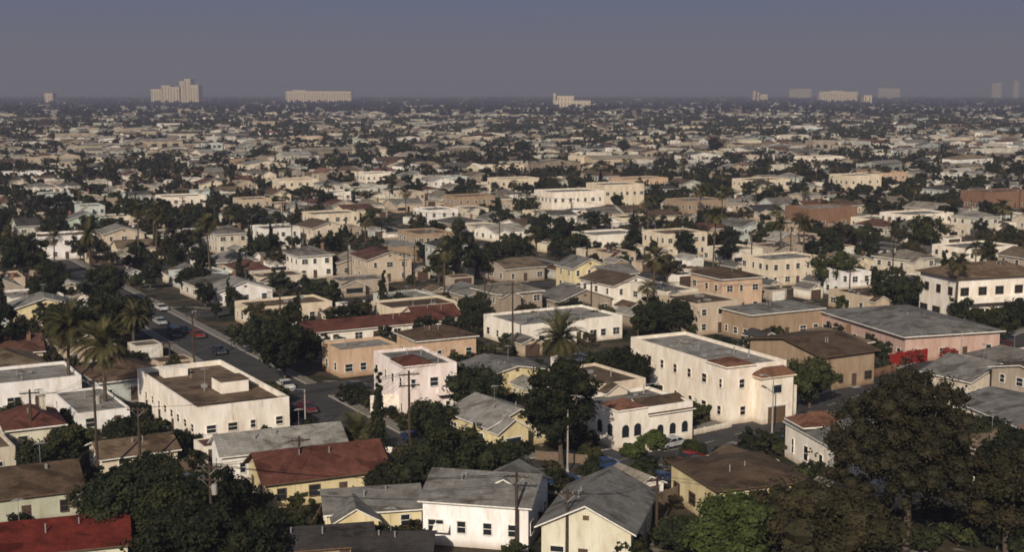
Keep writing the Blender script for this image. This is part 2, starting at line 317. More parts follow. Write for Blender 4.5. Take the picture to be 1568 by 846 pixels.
def sm(m,w,d,h):
    hip(m,4.4,4.4,h+.6,1.0,.15,ROR,WH,x0=-.05,y0=-.05)
    m.box('walls',0.01,0.01,h+.001,4.3,4.3,h+.6,WH)
    for a in (.6,2.5): arch(m,'f',w,d,a,1.7,1.1,1.1,TRW)
    for a in (6.2,8.2,10.2): arch(m,'f',w,d,a,1.2,1.0,1.0,TRW)
    for a in (1.2,3.6): arch(m,'l',w,d,a,1.7,1.1,1.1,TRW)
    m.slab('roof',[(4.6,-.35,h-.5),(w+.3,-.35,h-.5),(w+.3,3.6,h+.85),(4.6,3.6,h+.85)],.15,RB,WH)
    m.box('steps',3.5,-2.4,-.1,5.5,-.1,.45,WH); m.box('steps',3.4,-2.4,-.1,3.49,-.1,1.3,WH)
house('white_spanish_style_house',946,692,30,12,10,4.8,'flat',wall=WH,rf=RG,nf=0,nl=0,dr=False,extra=sm,cl=2)
def yl(m,w,d,h):
    gable(m,4.5,4,h-.3,1.4,'y',.4,YEL,RL,TRW,x0=0.3,y0=-2.0); m.box('walls',.3,-2.0,-.2,4.8,-.02,h-.3,YEL)
    m.box('porch_window',1.3,-2.06,1.0,3.8,-2.01,2.2,TRW); m.box('porch_window',1.5,-2.1,1.15,3.6,-2.061,2.05,GL)
house('yellow_bungalow',748,694,33,9.5,10.5,3.4,'gable','y',1.8,wall=YEL,rf=RL,nf=3,nl=3,extra=yl)
def pk(m,w,d,h):
    hip(m,4.2,5,h+.55,1.0,.3,RR,PKW,x0=-.1,y0=.1)
    m.box('walls',0.01,0.2,h+.3,4.0,5.0,h+.55,PKW)
    for k in range(8): m.box('stairs',-3.6+k*.45,3,-.1,-3.15+k*.45,4.6,.35+k*.38,WH)
    m.box('stairs',-3.6,4.61,-.1,-.05,4.8,3.0,WH); m.box('balcony',4.5,-1.2,3.4,w,-.02,3.6,PKW); m.box('balcony',4.5,-1.2,3.6,w,-1.1,4.5,PKW)
house('pink_white_two_storey_house',622,645,26,7.8,13,7.3,'flat',wall=PKW,rf=RG,nf=3,nl=4,st=2,ww=.9,extra=pk,cl=3)
house('peach_stucco_building',522,580,30,10.5,8,4.2,'flat',wall=PCH,rf=RL,nf=4,nl=2,ww=1.0,trim=TRW)
house('peach_house_with_brown_roof',640,560,28,11,9,4.2,'hip',rise=1.6,wall=PCH,rf=RB,nf=4,nl=2)
house('grey_roof_bungalow',735,612,30,13,10,3.2,'gable','y',1.3,wall=YEL,rf=RG,nf=3)
house('long_white_store_building',798,536,30,22,14,4,'flat',wall=WH,rf=RL,nf=8,nl=4,cl=8)
house('long_shed_with_red_roof',470,535,29,27,8,3.0,'gable','x',1.3,wall=WH,rf=RR,nf=7,nl=2)
house('long_beige_building',385,503,30,17,10,3.6,'flat',wall=CRM,rf=RBG,nf=6,nl=3)
house('beige_store_building',600,507,30,15,10,4,'flat',wall=CRM,rf=RB,nf=5,nl=3)
house('cream_house_with_tile_roof',640,515,28,9,8,3.2,'gable','x',1.8,wall=CRM,rf=RR,nf=3)
house('yellow_house_with_pale_roof',18,500,25,13,9,3.2,'gable','y',2.0,wall=YEL,rf=RL,nf=3)
house('house_with_pale_gable_roof',335,470,28,12,9,3.2,'gable','y',2.0,wall=WH2,rf=RL,nf=3)
house('flat_roof_workshop',602,404,30,15,22,4,'flat',wall=TAN,rf=RL,nf=5,nl=6,cl=6)
house('white_store_with_windows',908,390,28,17,12,5,'flat',wall=WH,rf=RL,nf=6,nl=3,wh=1.6,ww=1.5)
house('cream_two_storey_apartment_block',845,332,25,22,15,8.6,'flat',wall=WHC,rf=RL,nf=7,nl=5,st=2)
house('cream_apartment_wing',925,322,25,18,15,9.4,'flat',wall=CRM,rf=RL,nf=6,nl=4,st=2)
house('yellow_two_storey_house',878,449,28,9,8,5.8,'gable','y',2.0,wall=YEL,rf=RG,nf=3,nl=2,st=2)
house('yellow_duplex',925,452,28,9,8,4.6,'gable','x',1.6,wall=CRM,rf=RG,nf=3,nl=2)
house('tan_tower_house',1105,482,25,10,12,7.4,'hip',rise=1.6,wall=PCH,rf=RB,nf=3,nl=3,st=2)
house('white_block_house',1300,458,25,6,9,5.5,'flat',wall=WH2,rf=RL,nf=2,nl=3,st=2)
house('tan_house_with_brown_roof',1258,600,30,11,17,5.6,'gable','x',1.5,wall=TAN,rf=RB,trim=TRB,nf=4,nl=4,ov=.7)
house('tan_house_with_grey_roof',1150,525,28,17,9,5.2,'hip',rise=1.2,wall=TAN,rf=RG,trim=TRW,nf=5,nl=3)
house('pink_house_with_grey_hip_roof',1385,556,17,19,28,4.6,'hip',rise=1.9,wall=PNK,rf=RG,nf=4,nl=8,ov=.7)
def rw(m,w,d,h):
    for k in range(10): m.box('stairs',-4.5+k*.45,-1.6,-.1,-4.05+k*.45,-.1,.35+k*.42,WH)
    m.box('balcony',-.5,-1.8,h*.45,w,-.05,h*.45+.2,WH); m.box('balcony',-.5,-1.8,h*.45+.2,w,-1.65,h*.45+1.1,WH)
house('white_two_storey_house',1462,496,18,21,12,9.2,'hip',rise=2.2,wall=WH,rf=RBG,nf=5,nl=3,st=2,ww=1.8,wh=1.5,ov=.8,extra=rw,trim=TRB)
house('brick_commercial_building',1240,350,25,20,14,6.2,'flat',wall=BRK,rf=RL,nf=5,nl=4)
house('brick_warehouse',1510,322,25,26,14,6.5,'flat',wall=BRK,rf=RBG,nf=6,nl=4)
house('cream_two_storey_house',1300,300,25,18,14,8.5,'flat',wall=CRM,rf=RL,nf=4,nl=4,st=2)
house('mint_green_house',108,360,28,11,9,5,'gable','y',2,wall=MNT,rf=RG,nf=3)
house('white_motel_block',0,285,25,30,13,6,'flat',wall=WH2,rf=RL,nf=9,nl=4)
for i,(px,py,w_,d_,h_,wl) in enumerate([(430,300,18,12,6.5,CRM),(560,290,15,14,7,WHC),(700,330,16,12,6.5,TAN),(765,300,20,12,7,CRM),(1050,340,18,13,7,TAN),(1150,300,22,14,6.5,CRM),(1390,360,20,13,6,WHC),(250,330,16,12,6.5,WHC),(640,395,11,14,6.2,TAN),(960,300,22,14,7,PCH),(1480,420,18,12,6,WHC),(1020,395,14,12,6.2,CRM),(1330,290,24,13,7,PCH),(480,360,16,12,6.2,CRM),(60,400,15,12,6.2,WH2),(1180,440,16,11,6,CRM),(890,262,26,15,8,CRM),(350,265,24,14,7,TAN),(1240,260,26,15,7,WHC)]):
    house('two_storey_flat_roof_apartments',px,py,28,w_,d_,h_,'flat',wall=wl,rf=[RL,RG,RBG][i%3],nf=5,nl=4,st=2,cl=5)
# ------------------------------------------------------------ streets
YG=math.radians(30); A=(math.cos(YG),math.sin(YG)); B=(-A[1],A[0])
def UV(u,v): return (A[0]*u+B[0]*v, A[1]*u+B[1]*v)
def toUV(x,y): return (x*A[0]+y*A[1], x*B[0]+y*B[1])
gm,nt,b=newmat('yard_ground')
c=mix(nt,(.055,.043,.028),(.10,.078,.055),noiz(nt,.06,posc(nt),5)); c=mix(nt,c,(.02,.024,.012),noiz(nt,.11,posc(nt),5,.42,.58)); c=mix(nt,c,(.2,.18,.155),noiz(nt,.16,posc(nt,(1,1.3,1)),2,.62,.66))
c=mix(nt,c,(.55,.55,.55),noiz(nt,1.5,posc(nt),4,.4,.7),'MULTIPLY'); nt.links.new(c,b.inputs['Base Color'])
am,nt,b=newmat('asphalt')
c=mix(nt,(.036,.036,.039),(.06,.058,.057),noiz(nt,.25,posc(nt),5)); c=mix(nt,c,(.022,.022,.024),noiz(nt,1.6,posc(nt),5,.6,.72)); nt.links.new(c,b.inputs['Base Color'])
PAINT=plain('road_paint',(.45,.43,.36)); SIDE=plain('sidewalk_concrete',(.19,.175,.16))
g=MB(); S=40000; 
g.f('ground',[(-S,-200,0),(S,-200,0),(S,S*1.2,0),(-S,S*1.2,0)],gm); obj('ground',g.single('ground'))
ZL=[.004]
def ribbon(m,part,pts,off0,off1,z,mat,th=0):
    n=len(pts); L=[]
    for i in range(n):
        a=pts[max(0,i-1)]; b=pts[min(n-1,i+1)]; dx,dy=b[0]-a[0],b[1]-a[1]; l=math.hypot(dx,dy); nx,ny=-dy/l,dx/l
        L.append(((pts[i][0]+nx*off0,pts[i][1]+ny*off0),(pts[i][0]+nx*off1,pts[i][1]+ny*off1)))
    for i in range(n-1):
        q=[(*L[i][0],z),(*L[i+1][0],z),(*L[i+1][1],z),(*L[i][1],z)]
        if th: m.slab(part,q,th,mat)
        else: m.f(part,q,mat)
MAIN=[(-60,139),(-35,146),(-11.2,152),(2,155),(13.6,159.5),(25,167),(36.9,178),(55,197),(73.6,217),(94.6,237),(130,272),(170,310)]
def street(pts,hw,walk=True,dash=False):
    ZL[0]+=.004; m=MB(); ribbon(m,'road',pts,-hw,hw,ZL[0],am)
    if walk:
        ribbon(m,'kerb',pts,hw+.01,hw+.2,.14,CONC,.16); ribbon(m,'kerb',pts,-hw-.2,-hw-.01,.14,CONC,.16)
        ribbon(m,'sidewalk',pts,hw+.21,hw+1.9,.13,SIDE,.15); ribbon(m,'sidewalk',pts,-hw-1.9,-hw-.21,.13,SIDE,.15)
    if dash:
        for i in range(len(pts)-1):
            a,b=pts[i],pts[i+1]; l=math.hypot(b[0]-a[0],b[1]-a[1]); k=0
            while k+2.5<l:
                p=[(a[0]+(b[0]-a[0])*s/l,a[1]+(b[1]-a[1])*s/l) for s in (k,k+2.5)]; ribbon(m,'markings',p,-.06,.06,ZL[0]+.03,PAINT); k+=7
    obj('road',m.single('road'))
street(MAIN,4.6,True,True)
U0=68.5; VEND=430
street([UV(U0,139),UV(U0,182.3)],4.4); street([UV(U0,191.7),UV(U0,VEND)],4.4,True)
VS=[187+78*k for k in range(7)]; US=[U0+112*k for k in range(-6,6)]
for k,v in enumerate(VS[:5]):
    street([UV(-600,v),UV(800,v)],4.2,False)
for u in US:
    if abs(u-U0)>1: street([UV(u,191.7),UV(u,VEND)],4.2,True)
street([UV(U0+112,165),UV(U0+112,182)],4.2,False)
# ------------------------------------------------------------ trees
def leaves(C,Rr,per,size,rg,upk=.35,flatz=.8):
    n=len(C)*per; C=np.repeat(C,per,0); Rr=np.repeat(Rr,per)
    D=rg.normal(size=(n,3)); D/=np.linalg.norm(D,axis=1,keepdims=True)+1e-9
    P=C+D*(Rr*(.55+.55*rg.random(n)))[:,None]*np.array([1,1,flatz])
    nn=D+rg.normal(size=(n,3))*.55+np.array([0,0,upk]); nn/=np.linalg.norm(nn,axis=1,keepdims=True)+1e-9
    a=np.cross(nn,rg.normal(size=(n,3))); a/=np.linalg.norm(a,axis=1,keepdims=True)+1e-9; b=np.cross(nn,a)
    s=(size*(.6+.8*rg.random(n)))[:,None]*.5
    V=np.stack([P-a*s-b*s*.45,P+a*s*.3-b*s*.9,P+a*s*1.1+b*s*.3,P-a*s*.2+b*s*.8],1).reshape(-1,3)
    return V
def tube(p,q,r0,r1,n=6):
    p=np.array(p,float);q=np.array(q,float); d=q-p; d/=np.linalg.norm(d)+1e-9
    a=np.cross(d,[0.3,1,.1]); a/=np.linalg.norm(a); b=np.cross(d,a); V=[]
    for k in range(n):
        t0,t1=2*math.pi*k/n,2*math.pi*(k+1)/n
        e0=a*math.cos(t0)+b*math.sin(t0); e1=a*math.cos(t1)+b*math.sin(t1)
        V+=[p+e0*r0,p+e1*r0,q+e1*r1,q+e0*r1]
    return np.array(V)
def blob(c,r,rg,n=6,k=4):
    V=[]; P={}
    for i in range(k+1):
        for j in range(n):
            th=math.pi*i/k; ph=2*math.pi*j/n; rr=r*(.8+.4*rg.random()) if 0<i<k else r*.9
            P[i,j]=np.array([c[0]+rr*math.sin(th)*math.cos(ph),c[1]+rr*math.sin(th)*math.sin(ph),c[2]+rr*.8*math.cos(th)])
    for i in range(k):
        for j in range(n): V+=[P[i,j],P[i,(j+1)%n],P[i+1,(j+1)%n],P[i+1,j]]
    return np.array(V)
def finish(name,parts,mats):
    V=np.concatenate([p[0] for p in parts]); mi=np.concatenate([np.full(len(p[0])//4,p[1]) for p in parts])
    return npmesh(name,V,np.arange(len(V)).reshape(-1,4),mi,mats)
def treemesh(name,seed,H,W,nc=34,per=60,size=.45,leaf=None,trunk=.22,shape='round'):
    rg=np.random.default_rng(seed); leaf=leaf or LEAF; C=[];Rr=[]
    zc=H*(1+trunk)/2; rz=H*(1-trunk)/2
    for i in range(nc):
        while 1:
            p=rg.uniform(-1,1,3)
            if .15<np.linalg.norm(p)<1: break
        if shape=='umb': p[2]=abs(p[2])**.8*2-1 if rg.random()<.75 else p[2]
        r=W*rg.uniform(.08,.19) if shape!='umb' else W*rg.uniform(.05,.12)
        lob=1+.22*math.sin(3*math.atan2(p[1],p[0])+seed)
        C.append([p[0]*(W/2-r*.6)*lob,p[1]*(W/2-r*.6)*lob,zc+p[2]*(rz-r*.5)]); Rr.append(r)
    C=np.array(C);Rr=np.array(Rr); parts=[(leaves(C,Rr,per,size,rg),0)]
    for c,r in zip(C,Rr): parts.append((blob(c,r*.6,rg),0))
    fork=(0.02*W,0,H*trunk*1.2); r0=.022*H+.06
    parts.append((tube((0,0,-.3),fork,r0,r0*.75,8),1))
    for i in range(0,nc,max(1,nc//9)): parts.append((tube(fork,C[i],r0*.5,r0*.12,5),1))
    k=nc//2; C2=C[:k]+(C[:k]-np.array([0,0,zc]))*rg.uniform(.08,.3,(k,1)); parts.append((leaves(C2,Rr[:k]*.7,max(6,per//6),size,rg),0))
    return finish(name,parts,[leaf,BARK])
def cypmesh(name,seed,H,W,per=70,size=.35):
    rg=np.random.default_rng(seed); n=int(H*2.2); z=np.linspace(.6,H-.3,n); t=z/H
    r=W/2*np.sin(np.clip(t*1.05+.12,0,1)**.7*math.pi)**.6*(1-.35*t)+.12
    C=np.stack([rg.normal(0,.08*W,n),rg.normal(0,.08*W,n),z],1)
    parts=[(leaves(C,r,per,size,rg,.5,1.3),0)]+[(blob(c,q*.6,rg),0) for c,q in zip(C,r)]+[(tube((0,0,-.2),(0,0,1.2),.16,.12),1)]
    return finish(name,parts,[LEAFD,BARK])
def palmmesh(name,seed,H,L,nf=46,fan=False):
    rg=np.random.default_rng(seed); parts=[]; p=np.array([0,0,-.3]); bend=rg.normal(0,.02*H,2)
    for k in range(8):
        t=(k+1)/8; q=np.array([bend[0]*t*t,bend[1]*t*t,H*t]); r=.32*(1-.35*t) if not fan else .26*(1-.4*t)
        parts.append((tube(p,q,r*1.06,r*.94,8),1)); p=q
    top=p; V=[];Vd=[]
    for i in range(nf):
        az=rg.uniform(0,2*math.pi); el=math.radians(rg.uniform(-50,80)); l=L*rg.uniform(.8,1.1)*(1 if el>0 else .8)
        dead=el<math.radians(-35); d=np.array([math.cos(az)*math.cos(el),math.sin(az)*math.cos(el),math.sin(el)]); side=np.array([-math.sin(az),math.cos(az),0]); pos=top.copy(); n=15; st=l/n
        for k in range(n):
            d=d+np.array([0,0,-.075-.04*k/n]); d/=np.linalg.norm(d); nx=pos+d*st
            up=np.cross(side,d); lw=l*(.17 if not fan else .32)*math.sin(math.pi*min(1,(k+1.3)/(n+1)))**.7
            tgt=Vd if dead else V
            if fan and k<5: lw*=.15
            for sgn in (-1,1):
                tip=pos+d*st*1.6+side*sgn*lw+up*(-.3*lw)+rg.normal(0,.05,3)
                tgt+=[pos,pos+d*st*.55,tip+d*.05,tip]
                m_=pos+d*st*.5; tip2=m_+d*st*1.8+side*sgn*lw*.85-up*.45*lw; tgt+=[m_,m_+d*st*.4,tip2+d*.04,tip2]
            tgt+=[pos-side*.04,pos+side*.04,nx+side*.03,nx-side*.03]
            pos=nx
    parts.append((np.array(V),0))
    if Vd: parts.append((np.array(Vd),2))
    parts.append((blob(top-np.array([0,0,.3]),.5,rg),2))
    return finish(name,parts,[LEAFP,BARK,DEADP])
def plant(name,me,px,py,yaw=None,sc=1):
    x,y=G(px,py); return obj(name,me,(x,y,0),R.uniform(0,6) if yaw is None else yaw,sc)
def tree(name,px,py,H,W,seed,leaf=None,nc=60,per=110,size=.34,trunk=.2,shape='round'):
    return plant(name,treemesh(name,seed,H,W,nc,per,size,leaf,trunk,shape),px,py)
for i,(px,py,H,W,lf) in enumerate([(860,716,14,10.5,LEAFD),(686,778,9.8,12,LEAFD),(764,768,7,7,LEAFD),(640,762,7,7,LEAFO),(722,632,6.8,11,LEAFD),(1240,625,7.6,8,LEAF),
   (436,582,9.5,11,LEAFD),(150,515,8,9,LEAFD),(192,532,10,12,LEAF),(35,428,12,13,LEAFD),(0,566,12,7,LEAFD),
   (704,432,12.5,10,LEAFD),(748,428,9,8,LEAFD),(672,436,8.5,7,LEAF),(1370,480,10,12,LEAFD),(1415,396,13,13,LEAF),(860,382,10,12,LEAFD),(1030,512,7,13,LEAFD),
   (962,622,9,7,LEAFD),(1280,448,10,13,LEAF),(1118,895,9.4,10,LEAFY),(1255,885,9.6,15,LEAFO),(1540,850,12,10,LEAFO),(1500,712,6.5,7,LEAFD),(1548,745,7,8,LEAFD),
   (185,842,8,9,LEAFD),(255,850,7.5,8,LEAF),(330,815,7,8,LEAFD),(70,740,6,7,LEAFD),(200,700,5,8,LEAFD),(415,850,4.5,7,LEAFD),(110,700,4,6,LEAF),(240,765,5,7,LEAFD),(290,900,8,11,LEAFD),(380,890,6.5,8,LEAFD),
   (615,250,14,16,LEAFD),(640,262,12,14,LEAFD),(800,240,12,14,LEAFD),(400,250,10,14,LEAFD),(1095,238,14,13,LEAFD),(955,240,12,13,LEAFD),(1180,380,9,9,LEAF),(1525,520,6,9,LEAF),(1500,300,10,13,LEAFD),
   (560,720,3.5,5,LEAFO),(1000,690,2.6,3.6,LEAFY),(970,702,2,3,LEAFY),(410,620,3.4,6,LEAF),(545,560,4,5,LEAF),(660,670,5,7,LEAFD),(590,760,4,5,LEAFD),(490,470,6,9,LEAFD),(160,470,9,11,LEAFD),(70,470,7,9,LEAFD),(100,530,8,9,LEAFD),(300,450,7,9,LEAFD),(650,800,4,4,LEAFD),(960,870,3.5,4,LEAF),(1040,850,4,5,LEAFD),(1060,700,2.2,3,LEAF),(900,705,2,3,LEAF),(390,545,7,8,LEAFD),(470,560,6,7,LEAF),(930,590,6,7,LEAFD)]):
    big=py>600
    tree('broadleaf_tree' if H>3 else 'garden_shrub',px,py,H,W,100+i,lf,nc=70 if big else 44,per=120 if big else 60,size=.32 if big else .45,trunk=.18 if H>3 else .05)
tree('pine_tree',1385,842,19,14.5,77,LEAFN,nc=330,per=110,size=.24,trunk=.3,shape='umb')
for i,(px,py,H,W) in enumerate([(580,724,13,2.0),(331,348,13,3),(383,388,9,2),(522,394,9,2.6),(530,396,11,2.8),(538,393,8,2.4),(267,418,9,2),(368,438,9,2),(460,540,6,2.4),(880,310,10,3),(212,345,10,2.5),(430,560,5,2)]):
    plant('cypress_tree',cypmesh('cypress_tree',300+i,H,W,110 if py>600 else 60),px,py)
for i,(px,py,H,L,fan) in enumerate([(106,615,11.4,5.2,0),(163,645,10.6,4.8,0),(205,540,6.5,3.2,0),(855,598,8.2,5.0,0),(548,700,2.8,3.2,1),(322,432,14,3.4,1),(140,442,13,4.2,0),(213,400,14,2.8,1),(1091,432,16,3.2,1),(1072,345,12,3.4,1),(1105,350,12,3.4,1),(1230,400,10,3.2,0),(1195,398,10,3,0),(240,400,12,3,1)]):
    plant('palm_tree',palmmesh('palm_tree',400+i,H,L,72 if py>550 else 50,bool(fan)),px,py)
# ------------------------------------------------------------ generic houses (variants)
def variant(i):
    rg=random.Random(900+i); m=MB(); w=rg.uniform(8,12.5); d=rg.uniform(8.5,13); h=rg.uniform(2.9,3.5); st=1
    if i%5==4: h=5.8; st=2
    kind=['gable','flat','hip','flat','gable','flat','hip','gable','flat'][i%9]; rdg=rg.choice('xy'); rise=rg.uniform(1.1,2.1)
    walls(m,w,d,h,WRND)
    if kind=='gable': gable(m,w,d,h,rise,rdg,.45,WRND,RRND,TRW)
    elif kind=='hip': hip(m,w,d,h,rise,.5,RRND,TRW)
    else: flat(m,w,d,h,WRND,RRND,.4); clutter(m,w,d,h,4,rg)
    if rg.random()<.5: antenna(m,w*rg.uniform(.3,.7),d*rg.uniform(.4,.6),h+(0 if kind=='flat' else rise*.8),rg)
    if rg.random()<.55:
        pw=w*rg.uniform(.35,.5); m.box('walls',.2,-1.8,-.2,.2+pw,-.02,h-.4,WRND); gable(m,pw,2.4,h-.4,1.0,'y',.3,WRND,RRND,TRW,x0=.2,y0=-1.8); m.box('windows',.8,-1.87,.9,pw-.5,-1.81,2,GL)
    if rg.random()<.4:
        m.box('walls',w+.02,d*.3,-.2,w+2.4,d*.8,2.2,WRND); m.slab('roof',[(w+.02,d*.27,2.75),(w+2.7,d*.27,2.3),(w+2.7,d*.83,2.3),(w+.02,d*.83,2.75)],.1,RRND,TRW)
    if rg.random()<.4 and kind!='flat': m.box('chimney',w*.8,d*.3,h-.5,w*.8+.6,d*.3+.6,h+rise+.6,BRK)
    for s in range(st):
        for side,n,L in (('f',3,w),('l',3,d),('r',2,d),('b',2,w)):
            for k in range(n):
                a=(k+.5)*L/n-.5+rg.uniform(-.3,.3)
                if side=='f' and k==1 and s==0: door(m,side,w,d,a,DOOR); continue
                window(m,side,w,d,a,1+s*2.8,rg.choice([.8,1.1,1.5]),1.15,TRW)
    return m.single('house'),w,d
VAR=[variant(i) for i in range(30)]
def shedv(i):
    rg=random.Random(50+i); m=MB(); w=rg.uniform(3.5,6); d=rg.uniform(4,6); walls(m,w,d,2.4,WRND)
    (gable(m,w,d,2.4,.9,'y',.3,WRND,RRND,TRW) if i%2 else flat(m,w,d,2.4,WRND,RRND,.1)); m.box('door',.6,-.05,0,w-.6,-.01,2.1,DOOR if i%3 else TRW)
    return m.single('garage'),w,d
SH=[shedv(i) for i in range(6)]
def near_main(x,y,r):
    for i in range(len(MAIN)-1):
        a,b=MAIN[i],MAIN[i+1]; l2=(b[0]-a[0])**2+(b[1]-a[1])**2; t=max(0,min(1,((x-a[0])*(b[0]-a[0])+(y-a[1])*(b[1]-a[1]))/l2))
        if math.hypot(x-a[0]-t*(b[0]-a[0]),y-a[1]-t*(b[1]-a[1]))<r: return True
    return False
def on_street(u,v,x,y,m):
    if v>180:
        if min(abs(v-s) for s in VS[:5])<5+m: return True
        if v<VEND+2 and min(abs(u-s) for s in US)<6+m: return True
    elif abs(u-U0)<6+m and v>130: return True
    return near_main(x,y,6.5+m)
FAR0=640.0
def infov(x,y,mg=30): return y>100 and abs(x)<y*.40+mg
ngrid={}
def gkey(x,y): return (int(x//40),int(y//40))
def addrect(r):
    RECTS.append(r); cx=sum(p[0] for p in r)/4; cy=sum(p[1] for p in r)/4
    for dx in (-1,0,1):
        for dy in (-1,0,1): ngrid.setdefault((int(cx//40)+dx,int(cy//40)+dy),[]).append(r)
old=RECTS; RECTS=[]
for r in old: addrect(r)
def clash(r):
    cx=sum(p[0] for p in r)/4; cy=sum(p[1] for p in r)/4
    return any(overlap(r,q) for q in ngrid.get(gkey(cx,cy),[]))
u=-420
nh=0
while u<720:
    v=70
    while v<760:
        uu=u+R.uniform(-2,2); vv=v+R.uniform(-2,2); x,y=UV(uu,vv); v+=15.4
        if not infov(x,y) or y>FAR0+10: continue
        if y<125 : continue
        me,w,d=R.choice(VAR); yaw=YG+math.radians(R.uniform(-5,5))
        cu,cv=toUV(x,y)
        if on_street(cu,cv,x,y,1) or on_street(cu+w,cv+d,*UV(cu+w,cv+d),1) or on_street(cu+w,cv,*UV(cu+w,cv),1): 
            me,w,d=R.choice(SH)
            if on_street(cu,cv,x,y,0) or on_street(cu+w,cv+d,*UV(cu+w,cv+d),0): continue
        r=rect(x,y,yaw,w,d,.1)
        if clash(r):
            me,w,d=R.choice(SH); r=rect(x,y,yaw,w,d,.1)
            if clash(r): continue
        elif y>260 and R.random()<.09: continue
        o=obj('house' if w>6.01 else 'garage',me,(x,y,0),yaw); nh+=1; addrect(r)
    u+=14.0
for k in range(1000):
    y=125+(FAR0-125)*math.sqrt(R.random()); x=R.uniform(-.42,.42)*y; me,w,d=R.choice(SH); cu,cv=toUV(x,y)
    if on_street(cu,cv,x,y,.5) or on_street(cu+w,cv+d,*UV(cu+w,cv+d),.5): continue
    r=rect(x,y,YG,w,d,.3)
    if clash(r) or y<150: continue
    obj('garage',me,(x,y,0),YG); addrect(r); nh+=1
print('houses',nh)
# ------------------------------------------------------------ generic trees
TV=[treemesh('tree',700+i,R.uniform(6,9),R.uniform(5.5,9),26,42,.5,[LEAF,LEAFD,LEAFO,LEAFD,LEAFD][i%5],.2) for i in range(12)]
SHR=[treemesh('shrub',750+i,R.uniform(1.6,2.6),R.uniform(2.2,4),12,36,.3,[LEAF,LEAFD,LEAFO,LEAFD][i%4],.05) for i in range(6)]
CY=[cypmesh('cypress_tree',780+i,9,2.2,30,.5) for i in range(2)]
PV=[palmmesh('palm_tree',790+i,R.uniform(9,14),2.8,28,True) for i in range(3)]
cnt=0
for k in range(8000):
    y=100+(FAR0-60)*math.sqrt(R.random()); x=R.uniform(-.42,.42)*y
    if k%3==0: y=R.uniform(125,300); x=R.uniform(-.42,.42)*y
    u,v=toUV(x,y)
    if on_street(u,v,x,y,-1.2): continue
    if abs(u-U0)<10.5 and 191<v<300: continue
    if any(inside(x,y,r) for r in ngrid.get(gkey(x,y),[])): continue
    dens=mnoise.noise(Vector((x*.012,y*.012,3)))
    if y<235:
        if R.random()<.75: obj('shrub',R.choice(SHR),(x,y,0),R.uniform(0,6),R.uniform(.6,1.3)); cnt+=1
        elif R.random()<.35: obj('tree',R.choice(TV),(x,y,0),R.uniform(0,6),R.uniform(.35,.55)); cnt+=1
    else:
        if R.random()>.54+dens*1.1: continue
        q=R.random(); cnt+=1
        if q<.035: obj('palm_tree',R.choice(PV),(x,y,0),R.uniform(0,6),R.uniform(.7,1.1))
        elif q<.08: obj('cypress_tree',R.choice(CY),(x,y,0),0,R.uniform(.6,1.2))
        elif q<.3: obj('shrub',R.choice(SHR),(x,y,0),R.uniform(0,6),R.uniform(.8,1.7))
        else: obj('tree',R.choice(TV),(x,y,0),R.uniform(0,6),R.uniform(.45,1.1) if y>320 else R.uniform(.4,.78))
for u in US:
    v=215
    while v<470:
        for s in (-1,1):
            uu=u+s*R.uniform(6.5,8); vv=v+R.uniform(-4,4); x,y=UV(uu,vv)
            if abs(u-U0)<1 and vv<300: continue
            if infov(x,y,10) and 235<y<660 and R.random()<.65 and min(abs(vv-q) for q in VS)>4 and not any(inside(x,y,r) for r in ngrid.get(gkey(x,y),[])):
                obj('street_tree',R.choice(TV),(x,y,0),R.uniform(0,6),R.uniform(.5,1.0)); cnt+=1
        v+=11
print('trees',cnt)
